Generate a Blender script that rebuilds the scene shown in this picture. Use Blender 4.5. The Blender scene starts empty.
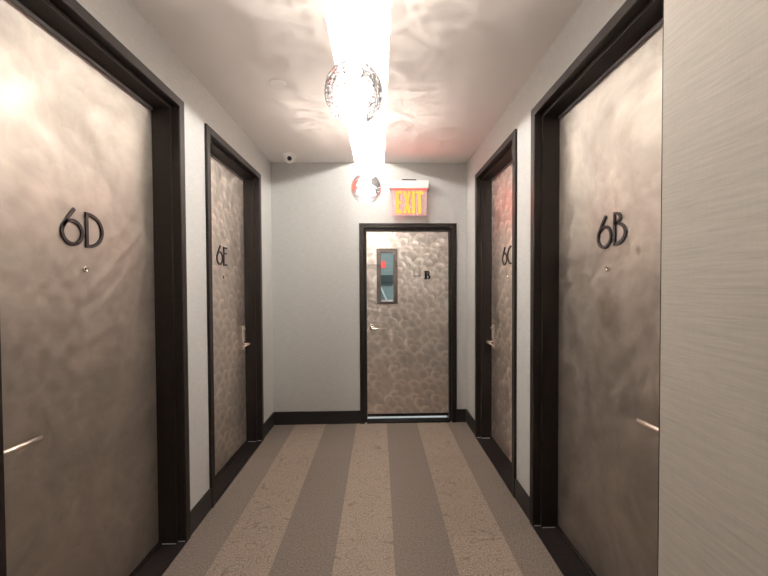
import bpy, bmesh, math, random
from mathutils import Vector, Matrix
random.seed(7)
SC = bpy.context.scene
COL = SC.collection
PI = math.pi

# ------------------------------------------------------------------ dimensions (metres)
XL, XR, YE = -1.155, 0.965, 3.80          # hall side walls and end wall
HC = 2.84                                 # ceiling height
SX0, SX1 = -0.258, 0.063                  # recessed light slot in the ceiling
SLOT_H = 0.125
YS = 0.35                                  # where the light slot begins
YB = -2.6                                 # back of the hall, behind the camera
XN, YN = 0.72, 0.868                      # projecting wall near the camera on the right
CAMZ = 1.505

# ------------------------------------------------------------------ material helpers
def new_mat(name):
    m = bpy.data.materials.new(name)
    m.use_nodes = True
    nt = m.node_tree
    nt.nodes.clear()
    out = nt.nodes.new('ShaderNodeOutputMaterial')
    return m, nt, out

class G:
    """tiny node-graph writer"""
    def __init__(self, nt):
        self.nt = nt
    def n(self, kind, **kw):
        nd = self.nt.nodes.new(kind)
        for k, v in kw.items():
            if k.startswith('i_'):
                nd.inputs[k[2:].replace('_', ' ')].default_value = v
            else:
                setattr(nd, k, v)
        return nd
    def l(self, a, b):
        self.nt.links.new(a, b)
    def put(self, sock, v):
        if isinstance(v, bpy.types.NodeSocket):
            self.l(v, sock)
        else:
            sock.default_value = v
    def math(self, op, a, b=None, c=None, clamp=False):
        nd = self.n('ShaderNodeMath', operation=op, use_clamp=clamp)
        self.put(nd.inputs[0], a)
        if b is not None: self.put(nd.inputs[1], b)
        if c is not None: self.put(nd.inputs[2], c)
        return nd.outputs[0]
    def vmath(self, op, a, b=None, scale=None):
        nd = self.n('ShaderNodeVectorMath', operation=op)
        self.put(nd.inputs[0], a)
        if b is not None: self.put(nd.inputs[1], b)
        if scale is not None: self.put(nd.inputs['Scale'], scale)
        return nd.outputs['Value'] if op in ('LENGTH', 'DISTANCE', 'DOT_PRODUCT') else nd.outputs['Vector']
    def mixc(self, f, a, b, blend='MIX'):
        nd = self.n('ShaderNodeMix', data_type='RGBA', blend_type=blend)
        self.put(nd.inputs[0], f); self.put(nd.inputs[6], a); self.put(nd.inputs[7], b)
        return nd.outputs[2]
    def mixv(self, f, a, b):
        nd = self.n('ShaderNodeMix', data_type='VECTOR')
        self.put(nd.inputs[0], f); self.put(nd.inputs[4], a); self.put(nd.inputs[5], b)
        return nd.outputs[1]
    def ramp(self, f, lo, hi, a=0.0, b=1.0):
        nd = self.n('ShaderNodeMapRange')
        self.put(nd.inputs[0], f)
        nd.inputs[1].default_value = lo; nd.inputs[2].default_value = hi
        nd.inputs[3].default_value = a; nd.inputs[4].default_value = b
        return nd.outputs[0]
    def coord(self, which='Object', scale=(1, 1, 1)):
        tc = self.n('ShaderNodeTexCoord')
        mp = self.n('ShaderNodeMapping')
        mp.inputs['Scale'].default_value = scale
        self.l(tc.outputs[which], mp.inputs['Vector'])
        return mp.outputs['Vector']
    def noise(self, vec, scale, detail=3.0, rough=0.5, dist=0.0):
        nd = self.n('ShaderNodeTexNoise')
        self.l(vec, nd.inputs['Vector'])
        nd.inputs['Scale'].default_value = scale
        nd.inputs['Detail'].default_value = detail
        nd.inputs['Roughness'].default_value = rough
        nd.inputs['Distortion'].default_value = dist
        return nd.outputs['Fac']

def rgb(c):
    return (c[0], c[1], c[2], 1.0)

def simple(name, color, rough=0.5, metal=0.0, spec=0.5, bump=0.0, bscale=80.0, var=0.0, emit=None, estr=0.0):
    m, nt, out = new_mat(name)
    g = G(nt)
    p = g.n('ShaderNodeBsdfPrincipled')
    vec = g.coord()
    p.inputs['Base Color'].default_value = rgb(color)
    if var > 0:
        f = g.noise(vec, bscale * 0.25, 4)
        g.put(p.inputs['Base Color'], g.mixc(g.ramp(f, 0.3, 0.7), rgb([c * (1 - var) for c in color]), rgb([min(1, c * (1 + var)) for c in color])))
    p.inputs['Roughness'].default_value = rough
    p.inputs['Metallic'].default_value = metal
    p.inputs['Specular IOR Level'].default_value = spec
    if bump > 0:
        b = g.n('ShaderNodeBump')
        b.inputs['Strength'].default_value = bump
        b.inputs['Distance'].default_value = 0.002
        g.l(g.noise(vec, bscale, 3), b.inputs['Height'])
        g.l(b.outputs[0], p.inputs['Normal'])
    if emit:
        p.inputs['Emission Color'].default_value = rgb(emit)
        p.inputs['Emission Strength'].default_value = estr
    g.l(p.outputs[0], out.inputs[0])
    return m

# woven wallpaper: fine horizontal slubs with a faint vertical weave
def wallpaper(name, color, coarse=0.0):
    m, nt, out = new_mat(name)
    g = G(nt)
    geo = g.n('ShaderNodeNewGeometry')
    sep = g.n('ShaderNodeSeparateXYZ'); g.l(geo.outputs['Position'], sep.inputs[0])
    along = g.math('ADD', sep.outputs[0], sep.outputs[1])
    def sv(sx, sz):
        c = g.n('ShaderNodeCombineXYZ')
        g.l(g.math('MULTIPLY', along, sx), c.inputs[0]); g.l(g.math('MULTIPLY', sep.outputs[2], sz), c.inputs[1])
        return c.outputs[0]
    slub = g.noise(sv(14, 210), 1.0, 3, 0.6)
    slub2 = g.noise(sv(45, 420), 1.0, 2, 0.5)
    weft = g.noise(sv(300, 16), 1.0, 2, 0.5)
    h = g.math('ADD', g.math('MULTIPLY', slub, 0.6), g.math('ADD', g.math('MULTIPLY', slub2, 0.25), g.math('MULTIPLY', weft, 0.25)))
    if coarse > 0:
        h = g.math('ADD', g.math('MULTIPLY', h, 1.0 - coarse), g.math('MULTIPLY', g.noise(sv(7, 110), 1.0, 3, 0.65), coarse * 1.1))
    f = g.ramp(h, 0.40, 0.70)
    c = g.mixc(f, rgb([x * 0.87 for x in color]), rgb([min(1, x * 1.10) for x in color]))
    p = g.n('ShaderNodeBsdfPrincipled')
    g.l(c, p.inputs['Base Color'])
    p.inputs['Roughness'].default_value = 0.75
    p.inputs['Specular IOR Level'].default_value = 0.25
    b = g.n('ShaderNodeBump'); b.inputs['Strength'].default_value = 0.35; b.inputs['Distance'].default_value = 0.0015
    g.l(h, b.inputs['Height']); g.l(b.outputs[0], p.inputs['Normal'])
    g.l(p.outputs[0], out.inputs[0])
    return m

# carpet: bands of two taupes along the hall, the pale bands carrying wandering thread lines
def carpet():
    m, nt, out = new_mat('striped carpet')
    g = G(nt)
    geo = g.n('ShaderNodeNewGeometry')
    sep = g.n('ShaderNodeSeparateXYZ'); g.l(geo.outputs['Position'], sep.inputs[0])
    x, y = sep.outputs[0], sep.outputs[1]
    t = g.math('DIVIDE', g.math('ADD', x, 0.915 + 0.331 * 10), 0.331)
    k = g.math('FLOOR', t)
    odd = g.math('MODULO', k, 2.0)              # 0: pale band
    pale = g.math('SUBTRACT', 1.0, odd)
    row = g.math('FLOOR', g.math('DIVIDE', g.math('ADD', y, 6.95), 1.0))
    wn = g.n('ShaderNodeTexWhiteNoise', noise_dimensions='2D')
    cc = g.n('ShaderNodeCombineXYZ'); g.l(k, cc.inputs[0]); g.l(row, cc.inputs[1]); g.l(cc.outputs[0], wn.inputs['Vector'])
    tone = g.ramp(wn.outputs['Value'], 0, 1, 0.95, 1.05)
    pos = geo.outputs['Position']
    pile = g.noise(pos, 140.0, 2, 0.7)
    pile2 = g.noise(pos, 90.0, 3, 0.6)
    pv = g.math('ADD', g.math('MULTIPLY', pile, 0.6), g.math('MULTIPLY', pile2, 0.4))
    val = g.ramp(pv, 0.34, 0.66, 0.52, 1.46)
    # wandering lines: edges of a distorted, stretched cell pattern
    mp = g.n('ShaderNodeMapping'); mp.inputs['Scale'].default_value = (5.0, 8.5, 1.0); g.l(pos, mp.inputs['Vector'])
    nf = g.noise(mp.outputs[0], 1.0, 0.6, 0.5, 1.3)
    fr = g.math('FRACT', g.math('MULTIPLY', nf, 8.0))
    line = g.ramp(g.math('ABSOLUTE', g.math('SUBTRACT', fr, 0.5)), 0.03, 0.12, 1.0, 0.0)
    line = g.math('MULTIPLY', g.math('MULTIPLY', line, g.ramp(g.noise(pos, 9.0, 2), 0.36, 0.56, 0.25, 1.0)), pale)
    base = g.mixc(pale, rgb((0.170, 0.139, 0.118)), rgb((0.262, 0.211, 0.172)))
    sc = g.n('ShaderNodeVectorMath', operation='SCALE')
    g.l(base, sc.inputs[0]); g.l(g.math('MULTIPLY', val, tone), sc.inputs['Scale'])
    col = g.mixc(g.math('MULTIPLY', line, 0.6), sc.outputs[0], rgb((0.13, 0.08, 0.06)))
    p = g.n('ShaderNodeBsdfPrincipled')
    g.l(col, p.inputs['Base Color'])
    p.inputs['Roughness'].default_value = 0.95
    p.inputs['Specular IOR Level'].default_value = 0.1
    b = g.n('ShaderNodeBump'); b.inputs['Strength'].default_value = 0.35; b.inputs['Distance'].default_value = 0.002
    g.l(pv, b.inputs['Height']); g.l(b.outputs[0], p.inputs['Normal'])
    g.l(p.outputs[0], out.inputs[0])
    return m

# engine-turned steel: overlapping ground discs, each brushed in circles round its own centre
def swirl_metal(name, color, rough, seed, tilt=0.05, rim=0.2, aniso=0.5, cloud=0.13, stains=()):
    m, nt, out = new_mat(name)
    g = G(nt)
    A, RH, R = 0.116, 0.065, 0.074            # disc spacing along a row, row height, disc radius
    tc = g.n('ShaderNodeTexCoord')
    sep = g.n('ShaderNodeSeparateXYZ'); g.l(tc.outputs['Object'], sep.inputs[0])
    # a slight lean of the rows, so they do not run dead level
    X = g.math('ADD', sep.outputs[0], 20.0 + seed)
    Z = g.math('ADD', sep.outputs[2], g.math('MULTIPLY', sep.outputs[0], 0.16))
    Z = g.math('ADD', Z, 20.0 + seed)
    j0 = g.math('CEIL', g.math('DIVIDE', g.math('SUBTRACT', Z, R), RH))
    loc = rnd = msk = None
    cand = []
    for k in (0, 1, 2):                       # the lowest row whose disc reaches here was ground last and lies on top
        j = g.math('ADD', j0, float(k))
        xs = g.math('SUBTRACT', X, g.math('MULTIPLY', g.math('MODULO', j, 2.0), A / 2))
        col = g.math('ROUND', g.math('DIVIDE', xs, A))
        cv = g.n('ShaderNodeCombineXYZ'); g.l(j, cv.inputs[0]); g.l(col, cv.inputs[1])
        wn = g.n('ShaderNodeTexWhiteNoise', noise_dimensions='2D'); g.l(cv.outputs[0], wn.inputs['Vector'])
        wc = g.n('ShaderNodeSeparateColor'); g.l(wn.outputs['Color'], wc.inputs[0])
        lx = g.math('SUBTRACT', g.math('SUBTRACT', xs, g.math('MULTIPLY', col, A)), g.ramp(wc.outputs[0], 0, 1, -0.034, 0.034))
        lz = g.math('SUBTRACT', g.math('SUBTRACT', Z, g.math('MULTIPLY', j, RH)), g.ramp(wc.outputs[1], 0, 1, -0.021, 0.021))
        lv = g.n('ShaderNodeCombineXYZ'); g.l(lx, lv.inputs[0]); g.l(lz, lv.inputs[1])
        d = g.vmath('LENGTH', lv.outputs[0])
        cand.append((lv.outputs[0], wn.outputs['Color'], g.math('LESS_THAN', d, R)))
    loc, rnd = cand[2][0], cand[2][1]
    for c in (cand[1], cand[0]):
        loc = g.mixv(c[2], loc, c[0]); rnd = g.mixc(c[2], rnd, c[1])
    ls = g.n('ShaderNodeSeparateXYZ'); g.l(loc, ls.inputs[0])
    tv = g.n('ShaderNodeCombineXYZ')
    g.l(g.math('MULTIPLY', ls.outputs[1], -1.0), tv.inputs[0]); g.l(ls.outputs[0], tv.inputs[2])
    vt = g.n('ShaderNodeVectorTransform', vector_type='VECTOR', convert_from='OBJECT', convert_to='WORLD')
    g.l(g.vmath('NORMALIZE', tv.outputs[0]), vt.inputs[0])
    rr = g.math('DIVIDE', g.vmath('LENGTH', loc), R)
    # each disc is ground a little domed: its normal leans outwards from its centre
    lean = g.n('ShaderNodeCombineXYZ')
    k = g.math('MULTIPLY', g.math('POWER', rr, 2.0), tilt)
    us = g.n('ShaderNodeSeparateXYZ'); g.l(g.vmath('NORMALIZE', loc), us.inputs[0])
    rs0 = g.n('ShaderNodeSeparateColor'); g.l(rnd, rs0.inputs[0])
    g.l(g.math('ADD', g.math('MULTIPLY', us.outputs[0], k), g.ramp(rs0.outputs[1], 0, 1, -tilt * 0.2, tilt * 0.2)), lean.inputs[0])
    g.l(g.math('ADD', g.math('MULTIPLY', us.outputs[1], k), g.ramp(rs0.outputs[2], 0, 1, -tilt * 0.2, tilt * 0.2)), lean.inputs[2])
    lw = g.n('ShaderNodeVectorTransform', vector_type='VECTOR', convert_from='OBJECT', convert_to='WORLD')
    g.l(lean.outputs[0], lw.inputs[0])
    geo = g.n('ShaderNodeNewGeometry')
    nrm = g.vmath('NORMALIZE', g.vmath('ADD', geo.outputs['Normal'], lw.outputs[0]))
    # smudges: broad cloudy wear in the lacquer
    cl = g.noise(tc.outputs['Object'], 2.3, 5, 0.62, 0.6)
    f = g.ramp(cl, 0.36, 0.66)
    c = g.mixc(f, rgb([x * (1 - cloud) for x in color]), rgb([min(1.0, x * (1 + cloud * 0.7)) for x in color]))
    # old stains in the lacquer
    for (ax, az, ar, amt) in stains:
        q = g.vmath('SUBTRACT', tc.outputs['Object'], (ax, LEAF_Y, az))
        qs = g.n('ShaderNodeVectorMath', operation='MULTIPLY'); g.l(q, qs.inputs[0]); qs.inputs[1].default_value = (1, 0, 0.8)
        dd = g.math('ADD', g.vmath('LENGTH', qs.outputs[0]), g.ramp(g.noise(tc.outputs['Object'], 18.0, 3), 0, 1, -ar * 0.6, ar * 0.6))
        c = g.mixc(g.ramp(dd, ar * 0.3, ar, amt, 0.0), c, rgb((0.16, 0.125, 0.095)))
    # crescent highlights put into the colour: each disc's rim is lighter
    rs = rs0
    rimf = g.math('MULTIPLY', g.ramp(rr, 0.35, 0.95), g.ramp(rs.outputs[0], 0, 1, 0.15, 1.15))
    sc = g.n('ShaderNodeVectorMath', operation='SCALE'); g.l(c, sc.inputs[0])
    g.l(g.math('ADD', 1.0 - rim * 0.35, g.math('MULTIPLY', rimf, rim)), sc.inputs['Scale'])
    c = sc.outputs[0]
    p = g.n('ShaderNodeBsdfPrincipled')
    g.l(c, p.inputs['Base Color'])
    p.inputs['Metallic'].default_value = 0.92
    g.l(g.math('ADD', g.ramp(cl, 0.3, 0.7, rough + 0.05, rough - 0.04), g.ramp(rs.outputs[0], 0, 1, -0.05, 0.05)), p.inputs['Roughness'])
    p.inputs['Anisotropic'].default_value = aniso
    g.l(vt.outputs[0], p.inputs['Tangent'])
    g.l(nrm, p.inputs['Normal'])
    g.l(p.outputs[0], out.inputs[0])
    return m

def bubble_glass():
    m, nt, out = new_mat('bubble glass')
    g = G(nt)
    vec = g.coord()
    v = g.n('ShaderNodeTexVoronoi', feature='F1'); v.inputs['Scale'].default_value = 52.0
    g.l(vec, v.inputs['Vector'])
    big = g.n('ShaderNodeTexVoronoi', feature='F1'); big.inputs['Scale'].default_value = 24.0
    g.l(vec, big.inputs['Vector'])
    h = g.math('ADD', g.ramp(v.outputs['Distance'], 0.0, 0.55, 1.0, 0.0), g.ramp(big.outputs['Distance'], 0.0, 0.5, 1.0, 0.0))
    b = g.n('ShaderNodeBump'); b.inputs['Strength'].default_value = 1.0; b.inputs['Distance'].default_value = 0.007
    g.l(h, b.inputs['Height'])
    gl = g.n('ShaderNodeBsdfGlass'); gl.inputs['IOR'].default_value = 1.46; gl.inputs['Roughness'].default_value = 0.02
    gl.inputs['Color'].default_value = (0.90, 0.89, 0.90, 1)
    g.l(b.outputs[0], gl.inputs['Normal'])
    tr = g.n('ShaderNodeBsdfTransparent'); tr.inputs['Color'].default_value = (0.97, 0.97, 0.97, 1)
    mx = g.n('ShaderNodeMixShader'); mx.inputs[0].default_value = 0.92
    g.l(tr.outputs[0], mx.inputs[1]); g.l(gl.outputs[0], mx.inputs[2])
    g.l(mx.outputs[0], out.inputs[0])
    return m

def clear_pane(name, tint, gloss=0.08, rough=0.0, frost=0.0):
    m, nt, out = new_mat(name)
    g = G(nt)
    tr = g.n('ShaderNodeBsdfTransparent'); tr.inputs['Color'].default_value = rgb(tint)
    gl = g.n('ShaderNodeBsdfGlossy'); gl.inputs['Roughness'].default_value = rough
    vec = g.coord()
    b = g.n('ShaderNodeBump'); b.inputs['Strength'].default_value = 0.05; b.inputs['Distance'].default_value = 0.002
    g.l(g.noise(vec, 6.0, 1), b.inputs['Height']); g.l(b.outputs[0], gl.inputs['Normal'])
    fr = g.n('ShaderNodeFresnel'); fr.inputs['IOR'].default_value = 1.45
    mx = g.n('ShaderNodeMixShader')
    g.l(g.math('ADD', fr.outputs[0], gloss - 0.03, clamp=True), mx.inputs[0])
    body = tr.outputs[0]
    if frost > 0:
        df = g.n('ShaderNodeBsdfDiffuse'); df.inputs['Color'].default_value = (0.85, 0.84, 0.83, 1)
        mf = g.n('ShaderNodeMixShader'); mf.inputs[0].default_value = frost
        em = g.n('ShaderNodeEmission'); em.inputs['Color'].default_value = (1.0, 0.34, 0.30, 1); em.inputs['Strength'].default_value = 0.15     # edge-lit sheet
        g.l(tr.outputs[0], mf.inputs[1]); g.l(df.outputs[0], mf.inputs[2])
        ad = g.n('ShaderNodeAddShader'); g.l(mf.outputs[0], ad.inputs[0]); g.l(em.outputs[0], ad.inputs[1]); body = ad.outputs[0]
    g.l(body, mx.inputs[1]); g.l(gl.outputs[0], mx.inputs[2])
    g.l(mx.outputs[0], out.inputs[0])
    return m

def glow(name, color, strength, see_through=False):
    m, nt, out = new_mat(name)
    g = G(nt)
    e = g.n('ShaderNodeEmission'); e.inputs['Color'].default_value = rgb(color); e.inputs['Strength'].default_value = strength
    if see_through:       # clear envelope round a bright filament
        t = g.n('ShaderNodeBsdfTransparent')
        a = g.n('ShaderNodeAddShader'); g.l(e.outputs[0], a.inputs[0]); g.l(t.outputs[0], a.inputs[1])
        g.l(a.outputs[0], out.inputs[0])
    else:
        g.l(e.outputs[0], out.inputs[0])
    return m

M = {}
M['wall'] = wallpaper('grey woven wallpaper', (0.54, 0.535, 0.515))
M['wall_warm_lit'] = wallpaper('warm lit beige wallpaper', (0.475, 0.425, 0.37), 0.5)  # coarser paper; the warm light on the near wall is put into its beige
M['ceil'] = simple('ceiling paint', (0.80, 0.765, 0.735), 0.85, spec=0.2, bump=0.08, bscale=140)
M['slot'] = simple('white slot paint', (0.86, 0.85, 0.82), 0.8, spec=0.2, bump=0.05, bscale=140)
M['carpet'] = carpet()
LEAF_Y = 0.128
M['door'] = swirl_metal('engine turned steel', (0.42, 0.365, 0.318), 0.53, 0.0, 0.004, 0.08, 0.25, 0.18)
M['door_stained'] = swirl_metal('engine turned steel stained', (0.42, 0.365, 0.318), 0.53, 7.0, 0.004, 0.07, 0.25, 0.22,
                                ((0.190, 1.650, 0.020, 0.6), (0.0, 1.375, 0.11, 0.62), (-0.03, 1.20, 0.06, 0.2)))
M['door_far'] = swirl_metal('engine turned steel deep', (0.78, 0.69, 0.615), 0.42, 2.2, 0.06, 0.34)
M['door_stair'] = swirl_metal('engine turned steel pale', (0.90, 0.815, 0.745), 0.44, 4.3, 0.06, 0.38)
M['frame'] = simple('dark bronze painted steel', (0.018, 0.0135, 0.0115), 0.42, spec=0.17, bump=0.05, bscale=300, var=0.15)
M['base'] = simple('black painted baseboard', (0.016, 0.014, 0.013), 0.4, spec=0.4, bump=0.05, bscale=200, var=0.1)
M['saddle'] = simple('dark saddle', (0.010, 0.007, 0.0065), 0.6, spec=0.15, bump=0.3, bscale=220, var=0.3)
M['letter'] = simple('bronze black letter metal', (0.012, 0.008, 0.009), 0.34, metal=0.0, spec=0.35, bump=0.03, var=0.1)
M['nickel'] = simple('satin nickel', (0.78, 0.70, 0.62), 0.24, metal=1.0, bump=0.02, bscale=300)
M['lever'] = simple('satin copper nickel lever', (0.92, 0.80, 0.70), 0.36, metal=0.9, bump=0.02, bscale=300)
M['plate'] = simple('brushed nickel plate', (0.80, 0.72, 0.63), 0.5, metal=0.75, bump=0.02, bscale=300)
M['sheen_strip'] = simple('grey door seal', (0.20, 0.19, 0.20), 0.6, bump=0.1)
M['white'] = simple('white plastic', (0.88, 0.87, 0.85), 0.4, bump=0.03)
M['black'] = simple('black plastic', (0.012, 0.012, 0.013), 0.25, bump=0.03)
M['lens'] = simple('dark lens glass', (0.01, 0.01, 0.012), 0.06, spec=0.9, bump=0.01)
M['lite_frame'] = simple('bronze grey window frame', (0.16, 0.135, 0.12), 0.42, metal=0.5, bump=0.05)
M['alu'] = simple('bright aluminium sill', (0.80, 0.83, 0.88), 0.4, metal=0.3, bump=0.03)
M['glass'] = clear_pane('tinted fire glass', (0.80, 0.88, 0.90), 0.06)
M['acrylic'] = clear_pane('clear acrylic', (0.97, 0.95, 0.94), 0.05, 0.0, 0.25)
M['bubble'] = bubble_glass()
M['bulb'] = glow('lit bulb', (1.0, 0.93, 0.84), 14.0, True)
M['led'] = glow('lit led strip', (1.0, 0.97, 0.92), 125.0)
M['exit'] = glow('lit red exit letters', (1.0, 0.046, 0.008), 16.0)
M['exit_led'] = glow('lit red led', (1.0, 0.03, 0.02), 2.5)
M['cord'] = simple('clear pendant cord', (0.75, 0.74, 0.72), 0.3, bump=0.02)
M['stair_wall'] = simple('blue grey stairwell paint', (0.34, 0.38, 0.38), 0.7, bump=0.1, var=0.05)
M['stair_floor'] = simple('pale stairwell floor', (0.74, 0.78, 0.84), 0.6, bump=0.1, var=0.05)
M['stair_steel'] = simple('dark stair steel', (0.07, 0.085, 0.09), 0.5, bump=0.05)
M['rail'] = simple('pale rail paint', (0.72, 0.76, 0.76), 0.4, bump=0.03)
M['red'] = simple('red panel', (0.85, 0.10, 0.09), 0.5, emit=(1.0, 0.10, 0.09), estr=0.9, bump=0.02)

# ------------------------------------------------------------------ mesh helpers
def bx(bm, x0, x1, y0, y1, z0, z1):
    vs = [bm.verts.new((x, y, z)) for z in (z0, z1) for y in (y0, y1) for x in (x0, x1)]
    for f in ((0, 2, 3, 1), (4, 5, 7, 6), (0, 1, 5, 4), (2, 6, 7, 3), (0, 4, 6, 2), (1, 3, 7, 5)):
        bm.faces.new([vs[i] for i in f])
    return vs

def lathe(bm, prof, seg=32, axis='Z', center=(0, 0, 0)):
    rings = []
    cx, cy, cz = center
    def place(r, h, a):
        u, v = r * math.cos(a), r * math.sin(a)
        if axis == 'Z': return (cx + u, cy + v, cz + h)
        if axis == 'Y': return (cx + u, cy + h, cz + v)
        return (cx + h, cy + u, cz + v)
    for r, h in prof:
        if r < 1e-6:
            rings.append([bm.verts.new(place(0, h, 0))])
        else:
            rings.append([bm.verts.new(place(r, h, 2 * PI * i / seg)) for i in range(seg)])
    for a, b in zip(rings, rings[1:]):
        for i in range(seg):
            j = (i + 1) % seg
            if len(a) == 1 and len(b) == 1: continue
            if len(a) == 1: bm.faces.new((a[0], b[i], b[j]))
            elif len(b) == 1: bm.faces.new((a[i], a[j], b[0]))
            else: bm.faces.new((a[i], a[j], b[j], b[i]))
    bmesh.ops.recalc_face_normals(bm, faces=bm.faces[:])

def tube(bm, pts, r, seg=12):
    pts = [Vector(p) for p in pts]
    rings = []
    for i, p in enumerate(pts):
        d = (pts[min(i + 1, len(pts) - 1)] - pts[max(i - 1, 0)]).normalized()
        up = Vector((0, 0, 1)) if abs(d.z) < 0.9 else Vector((0, 1, 0))
        a = d.cross(up).normalized(); b = a.cross(d)
        rr = r[i] if isinstance(r, (list, tuple)) else r
        rings.append([bm.verts.new(p + a * (rr * math.cos(2 * PI * k / seg)) + b * (rr * math.sin(2 * PI * k / seg))) for k in range(seg)])
    for A, B in zip(rings, rings[1:]):
        for k in range(seg):
            bm.faces.new((A[k], A[(k + 1) % seg], B[(k + 1) % seg], B[k]))
    bm.faces.new(rings[0]); bm.faces.new(rings[-1])
    bmesh.ops.recalc_face_normals(bm, faces=bm.faces[:])

def ribbon(bm, pts, w, y0, y1, closed=False):
    """a flat stroke of width w along 2-D points (x, z), standing from y0 to y1"""
    P = [Vector(p) for p in pts]
    n = len(P)
    L, R = [], []
    for i in range(n):
        if closed:
            d1 = (P[i] - P[i - 1]); d2 = (P[(i + 1) % n] - P[i])
        else:
            d1 = P[i] - P[i - 1] if i else P[1] - P[0]
            d2 = P[i + 1] - P[i] if i < n - 1 else P[i] - P[i - 1]
        d1 = d1.normalized(); d2 = d2.normalized()
        n1 = Vector((-d1.y, d1.x)); n2 = Vector((-d2.y, d2.x))
        nn = (n1 + n2).normalized()
        k = min(1.0 / max(0.35, nn.dot(n1)), 2.2)
        L.append(P[i] + nn * (w / 2 * k)); R.append(P[i] - nn * (w / 2 * k))
    def v4(i):
        return [bm.verts.new((q.x, y, q.y)) for q in (L[i], R[i]) for y in (y0, y1)]
    V = [v4(i) for i in range(n)]
    rng = range(n if closed else n - 1)
    for i in rng:
        a, b = V[i], V[(i + 1) % n]
        for s, t in ((0, 1), (1, 3), (3, 2), (2, 0)):
            bm.faces.new((a[s], a[t], b[t], b[s]))
    if not closed:
        for a in (V[0], V[-1]):
            bm.faces.new((a[0], a[1], a[3], a[2]))
    bmesh.ops.recalc_face_normals(bm, faces=bm.faces[:])

def obj(name, bm, mat, parent=None, bevel=0.0, smooth=False, segs=2):
    if bevel > 0:
        bmesh.ops.remove_doubles(bm, verts=bm.verts[:], dist=1e-6)
        es = [e for e in bm.edges if len(e.link_faces) == 2 and e.calc_face_angle(0) > 0.6]
        bmesh.ops.bevel(bm, geom=es, offset=bevel, segments=segs, affect='EDGES', profile=0.6, clamp_overlap=True)
    me = bpy.data.meshes.new(name)
    bm.to_mesh(me); bm.free()
    me.materials.append(mat)
    if smooth:
        for p in me.polygons: p.use_smooth = True
    o = bpy.data.objects.new(name, me)
    COL.objects.link(o)
    if parent: o.parent = parent
    return o

def text_mesh(body, size, depth, align='CENTER'):
    cu = bpy.data.curves.new('text', 'FONT')
    cu.body = body; cu.size = size; cu.extrude = depth; cu.align_x = align; cu.align_y = 'CENTER'; cu.offset = size * 0.035
    o = bpy.data.objects.new('text', cu)
    COL.objects.link(o)
    dg = bpy.context.evaluated_depsgraph_get()
    me = bpy.data.meshes.new_from_object(o.evaluated_get(dg))
    bpy.data.objects.remove(o)
    bm = bmesh.new(); bm.from_mesh(me)
    bpy.data.meshes.remove(me)
    bmesh.ops.rotate(bm, verts=bm.verts[:], cent=(0, 0, 0), matrix=Matrix.Rotation(PI / 2, 3, 'X'))
    return bm

def tag(o, label, cat, group=None, kind=None):
    o['label'] = label; o['category'] = cat
    if group: o['group'] = group
    if kind: o['kind'] = kind
    return o

def thing(name, label, cat, loc=(0, 0, 0), rz=0.0, group=None, kind=None):
    o = bpy.data.objects.new(name, None)
    o.empty_display_size = 0.1
    COL.objects.link(o)
    o.location = loc; o.rotation_euler = (0, 0, rz)
    return tag(o, label, cat, group, kind)

def struct(name, bm, mat, label, cat):
    o = obj(name, bm, mat)
    return tag(o, label, cat, None, 'structure')

B = bmesh.new

# ------------------------------------------------------------------ doors: where they stand
CW = 0.050           # width of the casing face
DW = 1.045           # outer width of an apartment door frame
DH = 2.592           # outer height of it
doors_left = [(1.030, 2.100), (2.368, 3.432)]
doors_right = [(1.100, 2.158), (2.408, 3.420)]
SD0, SD1, SDH = -0.212, 0.850, 2.186         # stair door frame

# ------------------------------------------------------------------ the setting
bm = B(); bx(bm, XL - 0.3, XR + 0.3, YB - 0.1, YE + 0.02, -0.1, 0.0)
struct('floor', bm, M['carpet'], 'hall floor laid with carpet in broad pale and dark taupe bands', 'floor')

bm = B()
bx(bm, XL - 0.3, SX0, YB - 0.1, YE + 0.2, HC, HC + 0.012)
bx(bm, SX1, XR + 0.3, YB - 0.1, YE + 0.2, HC, HC + 0.012)
bx(bm, SX0, SX1, YB - 0.1, YS, HC, HC + 0.012)
struct('ceiling', bm, M['ceil'], 'white painted hall ceiling either side of the lit slot', 'ceiling')
bm = B()
bx(bm, SX0 - 0.05, SX0, YS, YE + 0.2, HC + 0.012, HC + SLOT_H)
bx(bm, SX1, SX1 + 0.05, YS, YE + 0.2, HC + 0.012, HC + SLOT_H)
bx(bm, SX0 - 0.05, SX1 + 0.05, YS - 0.05, YS, HC + 0.012, HC + SLOT_H)
bx(bm, SX0 - 0.05, SX1 + 0.05, YS - 0.05, YE + 0.2, HC + SLOT_H, HC + SLOT_H + 0.03)
struct('ceiling_recess', bm, M['slot'], 'white recessed slot running along the middle of the ceiling', 'ceiling recess')

def side_wall(name, xa, xb, openings, y0, y1, label):
    bm = B()
    y = y0
    for a, b in openings:
        bx(bm, xa, xb, y, a + 0.02, 0, HC)
        bx(bm, xa, xb, a + 0.02, b - 0.02, DH - 0.02, HC)
        y = b - 0.02
    bx(bm, xa, xb, y, y1, 0, HC)
    struct(name, bm, M['wall'], label, 'wall')
side_wall('wall_left', XL - 0.26, XL, doors_left, YB, YE, 'long wall with grey woven paper holding doors 6D and 6E')
side_wall('wall_right', XR, XR + 0.26, doors_right, YN - 0.1, YE, 'long wall with grey woven paper holding doors 6B and 6C')
bm = B()
bx(bm, XL - 0.26, SD0 + 0.02, YE, YE + 0.16, 0, HC + SLOT_H)
bx(bm, SD1 - 0.02, XR + 0.26, YE, YE + 0.16, 0, HC + SLOT_H)
bx(bm, SD0 + 0.02, SD1 - 0.02, YE, YE + 0.16, SDH - 0.02, HC + SLOT_H)
struct('wall_end', bm, M['wall'], 'grey papered end wall of the hall around the stair door', 'wall')
bm = B(); bx(bm, XN, XR + 0.26, YB, YN, 0, HC)
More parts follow.
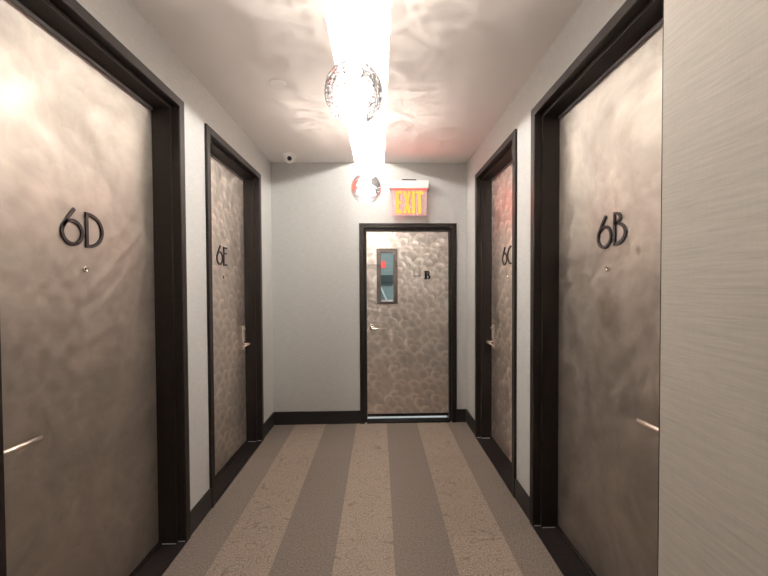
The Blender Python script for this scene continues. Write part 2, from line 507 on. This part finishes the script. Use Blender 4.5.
struct('wall_near', bm, M['wall_warm_lit'], 'projecting wall corner with woven paper close by door 6B', 'wall')
bm = B(); bx(bm, XL - 0.26, XR + 0.26, YB - 0.1, YB, 0, HC + SLOT_H)
struct('wall_back', bm, M['wall'], 'grey papered wall closing the hall opposite the stair door', 'wall')

def baseboard(name, x0, x1, y0, y1, label):
    bm = B(); bx(bm, x0, x1, y0, y1, 0, 0.142)
    o = obj(name, bm, M['base'], None, 0.004)
    tag(o, label, 'baseboard', None, 'structure')
t_ = 0.013
baseboard('baseboard_left', XL, XL + t_, YB, 1.030, 'black baseboard on the near side of door 6D')
baseboard('baseboard_left', XL, XL + t_, 2.100, 2.368, 'black baseboard between doors 6D and 6E')
baseboard('baseboard_left', XL, XL + t_, 3.432, YE, 'short black baseboard between door 6E and the end wall')
baseboard('baseboard_right', XR - t_, XR, 2.158, 2.408, 'black baseboard between doors 6B and 6C')
baseboard('baseboard_right', XR - t_, XR, 3.420, YE, 'short black baseboard between door 6C and the end wall')
baseboard('baseboard_right', XR - t_, XR, YN, 1.100, 'black baseboard between door 6B and the wall corner')
baseboard('baseboard_near', XN - t_, XN, YB, YN, 'black baseboard along the projecting near wall')
baseboard('baseboard_end', XL + t_, SD0, YE - t_, YE, 'black baseboard on the wide side of the stair door')
baseboard('baseboard_end', SD1, XR - t_, YE - t_, YE, 'black baseboard on the narrow side of the stair door')

# ------------------------------------------------------------------ door builders
# local frame: x to the viewer's right, y into the wall, z up; the wall face is y = 0
def frame_bm(W, H, prof):
    bm = B()
    rows = []
    for u, y in prof:
        rows.append([bm.verts.new(p) for p in ((-W / 2 + u, y, 0), (-W / 2 + u, y, H - u), (W / 2 - u, y, H - u), (W / 2 - u, y, 0))])
    n = len(rows)
    for i in range(n):
        a, b = rows[i], rows[(i + 1) % n]
        for k in range(3):
            bm.faces.new((a[k], a[k + 1], b[k + 1], b[k]))
    bm.faces.new([r[0] for r in rows]); bm.faces.new([r[3] for r in rows])
    bmesh.ops.recalc_face_normals(bm, faces=bm.faces[:])
    return bm

def arc(cx, cz, rx, rz, a0, a1, n=40):
    return [(cx + rx * math.cos(a0 + (a1 - a0) * i / n), cz + rz * math.sin(a0 + (a1 - a0) * i / n)) for i in range(n + 1)]

SW = 0.0140          # stroke of the door numbers
def numeral_six(x0, z0, w, h, y0, y1):
    """tall deco six: an egg ring with a straight arm leaning up to the right"""
    bm = B()
    rx, rz = w / 2 - SW / 2, 0.36 * h - SW / 2
    cx, cz = x0 + w / 2, z0 + 0.36 * h
    ribbon(bm, arc(cx, cz, rx, rz, 0, 2 * PI, 48)[:-1], SW, y0, y1, True)
    a = math.radians(158)
    p = Vector((cx + rx * math.cos(a), cz + rz * math.sin(a)))
    e = Vector((cx + 0.10 * w, z0 + h))
    b2 = B(); ribbon(b2, [tuple(p), tuple(p.lerp(e, 0.5) + Vector((-0.002, 0.002))), tuple(e)], SW, y0, y1 - 0.0004)
    me = bpy.data.meshes.new('tmp'); b2.to_mesh(me); b2.free(); bm.from_mesh(me); bpy.data.meshes.remove(me)
    return bm

def letter_shape(ch, x0, z0, w, h, y0, y1):
    bm = B()
    s = SW
    xl = x0 + s / 2
    if ch == 'D':
        pts = [(xl, z0 + s / 2), (xl, z0 + h - s / 2)] + arc(xl + 0.006, z0 + h / 2, w - s - 0.006, h / 2 - s / 2, PI / 2, -PI / 2, 28)
        ribbon(bm, pts, s, y0, y1, True)
    elif ch == 'B':
        zm = z0 + 0.66 * h
        pts = [(xl, z0 + s / 2), (xl, zm)] + arc(xl + 0.004, z0 + zm / 2 - z0 / 2 + s / 4, w - s - 0.004, (zm - z0) / 2 - s / 4, PI / 2, -PI / 2, 26)
        ribbon(bm, pts, s, y0, y1, True)
        top = z0 + h - s / 2
        ribbon(bm, [(xl, zm), (xl, top)] + arc(xl + 0.003, (top + zm) / 2, (w - s) * 0.50, (top - zm) / 2, PI / 2, -PI / 2, 18), s * 0.95, y0, y1 - 0.0004, True)
    elif ch == 'E':
        ribbon(bm, [(xl, z0), (xl, z0 + h)], s, y0, y1)
        for zz, k in ((z0 + s / 2, 1.0), (z0 + h * 0.66, 0.85), (z0 + h - s / 2, 1.0)):
            ribbon(bm, [(xl, zz), (x0 + w * k, zz)], s, y0, y1 - 0.0004)
    elif ch == 'C':
        ribbon(bm, arc(x0 + w, z0 + h / 2, w - s / 2, h / 2 - s / 2, PI * 0.5, PI * 1.5, 32), s, y0, y1)
    return bm

def lever_set(parent, x, z, y, toward, plate=True):
    """lever on a tall plate; toward = +1 points to the viewer's right"""
    h = obj('lever_handle', rose_bm(x, z, y), M['nickel'], parent, 0.0, True)
    if plate:
        bm = B(); bx(bm, x - 0.019, x + 0.019, y - 0.009, y, z - 0.055, z + 0.165)
        obj('backplate', bm, M['plate'], h, 0.003)
        bm = B(); lathe(bm, [(0, -0.02), (0.0135, -0.02), (0.015, -0.016), (0.015, 0.0)], 20, 'Y', (x, y - 0.008, z + 0.135))
        obj('lock_cylinder', bm, M['nickel'], h, 0.0, True)
    bm = B()
    tube(bm, [(x, y - 0.009, z), (x, y - 0.050, z), (x + toward * 0.004, y - 0.058, z), (x + toward * 0.012, y - 0.062, z),
              (x + toward * 0.07, y - 0.062, z - 0.001), (x + toward * 0.130, y - 0.060, z - 0.003)], [0.009, 0.009, 0.009, 0.009, 0.0085, 0.0078], 12)
    obj('lever', bm, M['lever'], h, 0.0, True)
    return h

def rose_bm(x, z, y):
    bm = B()
    lathe(bm, [(0, -0.014), (0.020, -0.014), (0.0235, -0.010), (0.0235, 0.0)], 28, 'Y', (x, y, z))
    return bm

def mid(ab): return (ab[0] + ab[1]) / 2
def apartment_door(name, label, letter, span, wall_x, rz, latch, mat, nx):
    W = span[1] - span[0]; center = (wall_x, mid(span), 0)
    root = thing(name, label, 'door', center, rz, None, 'structure')
    H = DH
    prof = [(0, 0.002), (0, -0.014), (0.003, -0.017), (CW - 0.003, -0.017), (CW, -0.014), (CW, 0.030), (CW + 0.018, 0.030), (CW + 0.018, 0.20), (0.024, 0.20), (0.024, 0.002)]
    obj('frame', frame_bm(W, H, prof), M['frame'], root)
    iw = W / 2 - CW - 0.018
    bm = B(); bx(bm, -iw + 0.004, iw - 0.004, LEAF_Y, LEAF_Y + 0.045, 0.032, H - CW - 0.018 - 0.016)
    leaf = obj('leaf', bm, M[mat], root, 0.002)
    bm = B(); bx(bm, -iw, iw, LEAF_Y - 0.006, LEAF_Y + 0.03, H - CW - 0.018 - 0.0155, H - CW - 0.018)
    obj('sheen_strip', bm, M['sheen_strip'], root, 0.002)  # grey strip added for reflected light along the soffit's inner edge
    bm = B()
    bx(bm, -iw - 0.012, iw + 0.012, -0.016, 0.20, 0.0, 0.010)
    obj('saddle', bm, M['saddle'], root)
    bm = B(); bx(bm, -iw, iw, LEAF_Y - 0.012, LEAF_Y + 0.05, 0.012, 0.024)
    obj('sweep', bm, M['frame'], root, 0.002)
    for sgn in (-1, 1):  # bright strips added for the line of light in the gap under the jambs
        bm = B()
        bx(bm, sgn * (iw - 0.002), sgn * (iw + 0.010), 0.034, LEAF_Y - 0.016, 0.0102, 0.0145)
        bx(bm, sgn * (iw + 0.016), sgn * (iw + 0.024), -0.010, 0.034, 0.0102, 0.0145)
        bmesh.ops.recalc_face_normals(bm, faces=bm.faces[:])
        obj('foot_glint', bm, M['alu'], root)
    # number on the door
    wd = {'D': 0.098, 'B': 0.085, 'E': 0.068, 'C': 0.085}[letter]
    gap = 0.010
    six_w = 0.110
    x0 = nx - (six_w + gap + wd) / 2
    px = -0.008 if letter == 'D' else 0.0
    z0 = 1.680
    obj('numeral', numeral_six(x0, z0, six_w, 0.156, LEAF_Y - 0.007, LEAF_Y), M['letter'], root)
    obj('letter', letter_shape(letter, x0 + six_w + gap, z0 + (0.006 if letter == 'B' else -0.001), wd, 0.155, LEAF_Y - 0.007, LEAF_Y), M['letter'], root)
    bm = B(); lathe(bm, [(0, -0.003), (0.006, -0.003), (0.0065, -0.008), (0.0115, -0.008), (0.013, -0.004), (0.013, 0.0)], 24, 'Y', (px, LEAF_Y, 1.584))
    ph = obj('peephole', bm, M['nickel'], root, 0.0, True)
    bm = B(); lathe(bm, [(0, -0.0065), (0.004, -0.0058), (0.006, -0.0032)], 18, 'Y', (px, LEAF_Y, 1.584))
    obj('peephole_lens', bm, M['lens'], ph, 0.0, True)
    lever_set(root, latch * (iw - 0.055), 0.966, LEAF_Y, -latch)
    return root

apartment_door('door_1', 'apartment door numbered 6D, brushed metal in a black frame', 'D', doors_left[0], XL, PI / 2, -1, 'door', -0.015)
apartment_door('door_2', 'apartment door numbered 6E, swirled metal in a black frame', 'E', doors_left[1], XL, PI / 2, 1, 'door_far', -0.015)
apartment_door('door_3', 'apartment door numbered 6B, brushed metal beside the wall corner', 'B', doors_right[0], XR, -PI / 2, 1, 'door_stained', 0.022)
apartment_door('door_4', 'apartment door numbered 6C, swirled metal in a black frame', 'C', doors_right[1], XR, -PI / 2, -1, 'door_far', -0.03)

# the stair door in the end wall
root = thing('door_5', 'metal stair door marked B with a narrow window, under the exit sign', 'door', ((SD0 + SD1) / 2, YE, 0), 0, None, 'structure')
W, H = SD1 - SD0, SDH
SC_W, SC_S, SLY = 0.052, 0.022, 0.052
prof = [(0, 0.002), (0, -0.016), (0.003, -0.019), (SC_W - 0.003, -0.019), (SC_W, -0.016), (SC_W, 0.018), (SC_W + SC_S, 0.018), (SC_W + SC_S, 0.17), (0.024, 0.17), (0.024, 0.002)]
obj('frame', frame_bm(W, H, prof), M['frame'], root)
iw = W / 2 - SC_W - SC_S
cx = (SD0 + SD1) / 2
gx0, gx1, gz0, gz1 = 0.022 - cx, 0.160 - cx, 1.335, 1.872      # glass opening in local x
lx0, lx1, lz0, lz1 = -iw + 0.004, iw - 0.004, 0.078, H - SC_W - SC_S - 0.006
bm = B()
bx(bm, lx0, gx0, SLY, SLY + 0.045, lz0, lz1)
bx(bm, gx1, lx1, SLY, SLY + 0.045, lz0, lz1)
bx(bm, gx0, gx1, SLY, SLY + 0.045, lz0, gz0)
bx(bm, gx0, gx1, SLY, SLY + 0.045, gz1, lz1)
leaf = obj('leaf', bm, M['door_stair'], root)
bm = B()
fw_ = 0.046
for a in ((gx0 - fw_, gx0, gz0 - fw_ * 0.6, gz1 + fw_), (gx1, gx1 + fw_, gz0 - fw_ * 0.6, gz1 + fw_), (gx0, gx1, gz1, gz1 + fw_), (gx0, gx1, gz0 - fw_ * 0.6, gz0)):
    bx(bm, a[0], a[1], SLY - 0.014, SLY, a[2], a[3])
wf = obj('window_frame', bm, M['lite_frame'], root, 0.003)
bm = B(); bx(bm, gx0, gx1, SLY + 0.002, SLY + 0.022, gz0, gz0 + 0.016)
obj('glazing_sill', bm, M['alu'], wf)
bm = B(); bx(bm, gx0, gx1, SLY + 0.022, SLY + 0.028, gz0, gz1)
obj('pane', bm, M['glass'], wf)
bm = B(); bx(bm, -iw, iw, -0.016, 0.098, 0.0, 0.014)
obj('saddle', bm, M['saddle'], root, 0.003)
bm = B(); bx(bm, lx0, lx1, SLY - 0.006, SLY + 0.006, 0.053, 0.084)
obj('sweep', bm, M['frame'], root, 0.002)
# lever with a small rose
lh = obj('lever_handle', rose_bm(-0.083 - cx, 1.042, SLY), M['nickel'], root, 0.0, True)
bm = B(); bx(bm, -0.097 - cx, -0.069 - cx, SLY - 0.008, SLY, 1.018, 1.080)
obj('backplate', bm, M['nickel'], lh, 0.003)
bm = B(); x = -0.083 - cx
tube(bm, [(x, SLY - 0.009, 1.042), (x, SLY - 0.052, 1.042), (x + 0.005, SLY - 0.06, 1.042), (x + 0.014, SLY - 0.063, 1.041), (x + 0.07, SLY - 0.063, 1.036), (x + 0.148, SLY - 0.060, 1.030)], [0.009, 0.009, 0.009, 0.0085, 0.008, 0.007], 12)
obj('lever', bm, M['nickel'], lh, 0.0, True)
# STAIR B lettering
bm = B()
def serif_b(x0, z0, w, h, y0, y1):
    bm = B()
    st = w * 0.40
    bx(bm, x0 + 0.10 * w, x0 + 0.10 * w + st, y0, y1, z0, z0 + h)
    for zz in (z0, z0 + h - 0.07 * h):
        bx(bm, x0, x0 + 0.55 * w, y0, y1 - 0.0002, zz, zz + 0.07 * h)
    xx = x0 + 0.28 * w
    up = arc(xx + 0.18 * w, z0 + h * 0.755, 0.40 * w, 0.21 * h, PI / 2, -PI / 2, 16)
    lo = arc(xx + 0.18 * w, z0 + h * 0.28, 0.48 * w, 0.245 * h, PI / 2, -PI / 2, 16)
    for c in (up, lo):
        ribbon(bm, [(xx, c[0][1])] + c + [(xx, c[-1][1])], 0.085 * h, y0, y1 - 0.0004)
        ribbon(bm, c[3:-3], 0.22 * h, y0, y1 - 0.0006)
    return bm
obj('letter', serif_b(0.500 - cx, 1.578, 0.066, 0.092, SLY - 0.004, SLY), M['black'], root)
bm = text_mesh('STAIR', 0.031, 0.0015)
bmesh.ops.translate(bm, verts=bm.verts[:], vec=(0.424 - cx, SLY - 0.002, 1.612))
obj('lettering', bm, M['black'], root)

# ------------------------------------------------------------------ stairwell behind the stair door
sx0, sx1, sy0, sy1, sh = -0.75, 1.15, YE + 0.16, YE + 1.75, 2.75
bm = B(); bx(bm, sx0 - 0.1, sx1 + 0.1, YE + 0.02, sy1 + 0.1, -0.1, 0.0)
struct('floor_stairwell', bm, M['stair_floor'], 'pale landing floor seen under the stair door', 'floor')
bm = B()
bx(bm, sx0 - 0.1, sx1 + 0.1, sy1, sy1 + 0.1, 0, sh)
bx(bm, sx0 - 0.1, sx0, sy0, sy1, 0, sh)
bx(bm, sx1, sx1 + 0.1, sy0, sy1, 0, sh)
struct('wall_stairwell', bm, M['stair_wall'], 'blue grey stairwell wall seen through the narrow door window', 'wall')
bm = B(); bx(bm, sx0 - 0.1, sx1 + 0.1, sy0, sy1 + 0.1, sh, sh + 0.08)
struct('ceiling_stairwell', bm, M['stair_wall'], 'stairwell ceiling behind the stair door', 'ceiling')
def at_y(px_x, px_z, y):      # small layout aid for the things beyond the glass: keep bearing from the hall
    return px_x, px_z, y
r = thing('wall_panel', 'small red panel on the stairwell wall behind the door window', 'sign', (0.055, sy1 - 0.012, 1.70))  # glowing red panel, set where the window shows red
bm = B(); bx(bm, -0.06, 0.055, 0, 0.012, 0.09, 0.20)
obj('panel', bm, M['red'], r, 0.002)
bm = B(); bx(bm, -0.02, 0.30, sy1 - 1.30 + 1.25, sy1, 1.56, 1.68)
tag(obj('stair_beam', bm, M['stair_steel'], None, 0.004), 'dark horizontal beam on the stairwell wall below the red panel', 'beam')
bm = B()
tube(bm, [(0.02, sy1 - 0.07, 1.50), (0.20, sy1 - 0.07, 1.10), (0.40, sy1 - 0.07, 0.66)], 0.012, 10)
tr_ = obj('handrail', bm, M['rail'], None, 0, True)
tag(tr_, 'pale sloping handrail in the stairwell behind the door window', 'handrail')
for k in (0.06, 0.33):
    bm = B()
    xx = 0.02 + k; zz = 1.50 - k * 2.2
    tube(bm, [(xx, sy1 - 0.07, zz), (xx, sy1 - 0.03, zz - 0.03), (xx, sy1 + 0.004, zz - 0.03)], 0.007, 8)
    obj('bracket', bm, M['rail'], tr_, 0, True)

# ------------------------------------------------------------------ ceiling lights
for name, x0, x1, lab in (('light_strip', SX0 + 0.001, SX0 + 0.013, 'lit light strip along the left side of the ceiling slot'),
                          ('light_strip', SX1 - 0.013, SX1 - 0.001, 'lit light strip along the right side of the ceiling slot')):
    bm = B(); bx(bm, x0, x1, YS + 0.05, YE - 0.03, HC + 0.080, HC + 0.105)
    tag(obj(name, bm, M['led'], None, 0.002), lab, 'light', 'light strips in the ceiling slot')

WATT = 190.0
UPLO, UPHI = 0.38, 0.72
PX_ = (SX0 + SX1) / 2
def pendant(y, zc, label, watts, seed):
    top = HC + SLOT_H
    r = thing('pendant_lamp', label, 'lamp', (PX_, y, zc), 0, 'bubble glass globe pendants under the ceiling slot')
    R = 0.119
    bm = B()
    prof = [(0.018, R * 0.9885)]
    for i in range(1, 41):
        a = PI / 2 - math.asin(0.018 / R) - (PI - math.asin(0.018 / R)) * i / 40
        prof.append((max(0.0, R * math.cos(a)) if i < 40 else 0.0, R * math.sin(a)))
    lathe(bm, prof, 56)
    obj('globe_shade', bm, M['bubble'], r, 0, True)
    bm = B(); lathe(bm, [(0, 0.150), (0.010, 0.150), (0.013, 0.135), (0.0175, 0.128), (0.0175, 0.085), (0.014, 0.070), (0, 0.070)], 24)
    obj('lamp_holder', bm, M['white'], r, 0, True)
    bm = B(); tube(bm, [(0, 0, 0.148), (0, 0, (top - zc) / 2), (0, 0, top - zc - 0.02)], 0.0022, 8)
    obj('cord', bm, M['cord'], r, 0, True)
    bm = B(); lathe(bm, [(0, -0.026), (0.045, -0.026), (0.05, -0.022), (0.05, 0.0), (0, 0.0)], 32, 'Z', (0, 0, top - zc))
    obj('ceiling_canopy', bm, M['white'], r, 0, False)
    bm = B()
    prof = [(0, -0.048)] + [(0.036 * math.cos(a), -0.012 + 0.036 * math.sin(a)) for a in [(-PI / 2 + PI * 0.8 * i / 16) for i in range(1, 17)]] + [(0.014, 0.055), (0.013, 0.070), (0, 0.070)]
    lathe(bm, prof, 32)
    obj('bulb', bm, M['bulb'], r, 0, True)
    # the light the bulb gives; the globe's bubbles break it into soft filaments
    li = bpy.data.lights.new('pendant_light', 'POINT')
    li.energy = watts; li.shadow_soft_size = 0.012; li.color = (1.0, 0.87, 0.77)
    li.use_nodes = True
    nt = li.node_tree; g = G(nt)
    em = [n for n in nt.nodes if n.type == 'EMISSION'][0]
    geo = g.n('ShaderNodeNewGeometry')
    v0 = g.vmath('ADD', geo.outputs['Incoming'], (seed, seed * 2.1, 0.3))
    nz = g.n('ShaderNodeTexNoise'); nz.inputs['Scale'].default_value = 5.0; nz.inputs['Detail'].default_value = 2.0; nz.inputs['Distortion'].default_value = 1.2
    g.l(v0, nz.inputs['Vector'])
    rid = g.math('ABSOLUTE', g.math('SUBTRACT', nz.outputs['Fac'], 0.5))
    fil = g.math('POWER', g.ramp(rid, 0.0, 0.16, 1.0, 0.0), 2.0)
    # the globe throws more of its light up through the crown than sideways
    dz = g.n('ShaderNodeSeparateXYZ'); g.l(geo.outputs['Incoming'], dz.inputs[0])
    upw = g.ramp(dz.outputs[2], UPLO, UPHI, 0.13, 1.0)
    g.l(g.math('MULTIPLY', g.math('ADD', 0.66, g.math('MULTIPLY', fil, 1.0)), upw), em.inputs['Strength'])
    lo = bpy.data.objects.new('pendant_light', li)
    COL.objects.link(lo); lo.parent = r; lo.location = (0, 0, -0.012)
    return r

pendant(1.433, 2.288, 'large clear bubble glass globe pendant hanging nearest in the corridor', WATT, 1.0)
pendant(2.780, 2.280, 'small looking bubble glass globe pendant hanging beside the exit sign', WATT, 2.3)

# ------------------------------------------------------------------ exit sign
r = thing('exit_sign', 'lit red EXIT sign with white housing above the stair door', 'exit sign', (0.326, YE, 2.24))
ey = -0.075
bm = B(); bx(bm, -0.205, 0.205, ey - 0.03, 0.0, 0.300, 0.382)
hs = obj('housing', bm, M['white'], r, 0.004)
bm = B(); bx(bm, -0.075, 0.075, ey - 0.02, ey + 0.02, 0.3815, 0.396)
obj('mounting_clip', bm, M['black'], hs, 0.002)
bm = B(); bx(bm, -0.185, 0.19, ey - 0.004, ey + 0.004, 0.012, 0.302)
obj('panel', bm, M['acrylic'], r, 0.002)
bm = B(); bx(bm, -0.19, 0.19, ey - 0.010, ey + 0.010, 0.2965, 0.2995)
obj('light_bar', bm, M['exit_led'], r)
def exit_letters():
    bm = B()
    z0, z1, s = 0.036, 0.276, 0.032
    y0, y1 = ey - 0.007, ey - 0.004
    # E
    x0, w = -0.142, 0.068
    bx(bm, x0, x0 + s, y0, y1, z0, z1)
    for zz, k in ((z0, 1.0), ((z0 + z1) / 2 - s / 2, 0.86), (z1 - s, 1.0)):
        bx(bm, x0 + s, x0 + w * k, y0, y1, zz, zz + s)
    # X
    x0, w = -0.066, 0.088
    ribbon(bm, [(x0 + s / 2, z0), (x0 + w - s / 2, z1)], s * 0.92, y0, y1)
    ribbon(bm, [(x0 + s / 2, z1), (x0 + w - s / 2, z0)], s * 0.92, y0 + 0.0003, y1)
    # I
    bx(bm, 0.030, 0.030 + s, y0, y1, z0, z1)
    # T
    bx(bm, 0.070, 0.152, y0, y1, z1 - s, z1)
    bx(bm, 0.111 - s / 2, 0.111 + s / 2, y0, y1, z0, z1 - s)
    return bm
lt = obj('lettering', exit_letters(), M['white'], r)
lt.data.materials.append(M['exit'])
for p in lt.data.polygons:          # only the faces of the letters are lit
    if p.normal.y < -0.9: p.material_index = 1

# ------------------------------------------------------------------ small ceiling fittings
r = thing('security_camera', 'small white dome security camera with black lens on the ceiling', 'camera', (-0.905, 3.585, HC))
r.scale = (1.3, 1.3, 1.3)
bm = B(); lathe(bm, [(0, 0), (0.052, 0), (0.054, -0.006), (0.050, -0.014), (0, -0.014)], 36)
obj('base', bm, M['white'], r, 0, True)
bm = B(); lathe(bm, [(0.046, -0.012), (0.047, -0.022)] + [(0.046 * math.cos(a), -0.022 - 0.040 * math.sin(a)) for a in [PI / 2 * i / 12 for i in range(1, 12)]] + [(0, -0.062)], 36)
dm = obj('dome', bm, M['white'], r, 0, True)
bm = B(); lathe(bm, [(0, 0.012), (0.009, 0.011), (0.015, 0.007), (0.0175, 0.0), (0.017, -0.012)], 28)
ls = obj('lens', bm, M['lens'], dm, 0, True)
ls.location = (0.012, -0.036, -0.040); ls.rotation_euler = (math.radians(118), 0, math.radians(16))

bm = B(); lathe(bm, [(0, -0.010), (0.040, -0.010), (0.050, -0.008), (0.052, -0.003), (0.052, 0.0), (0, 0)], 40)
o = obj('sprinkler_cover', bm, M['white'], None, 0, False)
o.location = (-0.660, 2.33, HC)
tag(o, 'round flat white cover plate on the ceiling near the first pendant', 'ceiling cover')

# ------------------------------------------------------------------ stairwell light
li = bpy.data.lights.new('stairwell_light', 'AREA'); li.energy = 30.0; li.color = (1.0, 0.985, 0.93); li.shape = 'RECTANGLE'; li.size = 0.9; li.size_y = 0.2
lo = bpy.data.objects.new('stairwell_light', li); COL.objects.link(lo); lo.location = (0.2, sy0 + 0.6, sh - 0.02)

# ------------------------------------------------------------------ world, camera, view
w = bpy.data.worlds.new('World'); SC.world = w; w.use_nodes = True
bg = w.node_tree.nodes.get('Background')
bg.inputs[0].default_value = (0.02, 0.02, 0.022, 1); bg.inputs[1].default_value = 0.1

F, PX, PY = 348.0, 389.0, 292.5
psi, th, roll = math.atan(10 / F), math.atan(6.5 / F), math.radians(0.26)
fwd = Vector((math.sin(psi) * math.cos(th), math.cos(psi) * math.cos(th), -math.sin(th)))
r0 = fwd.cross(Vector((0, 0, 1))).normalized(); u0 = r0.cross(fwd)
rt = r0 * math.cos(roll) - u0 * math.sin(roll); up = u0 * math.cos(roll) + r0 * math.sin(roll)
cam = bpy.data.cameras.new('camera')
co = bpy.data.objects.new('camera', cam); COL.objects.link(co)
mw = Matrix((rt, up, -fwd)).transposed().to_4x4(); mw.translation = Vector((0, 0, CAMZ))
co.matrix_world = mw
cam.sensor_fit = 'HORIZONTAL'; cam.sensor_width = 36.0; cam.lens = 36.0 * F / 768.0
cam.shift_x = -(PX - 384.0) / 768.0; cam.shift_y = (PY - 288.0) / 768.0
cam.clip_start = 0.02
SC.camera = co
SC.view_settings.view_transform = 'Standard'
SC.view_settings.look = 'None'
SC.view_settings.gamma = 1.0
SC.view_settings.use_curve_mapping = False
SC.view_settings.exposure = 0.0
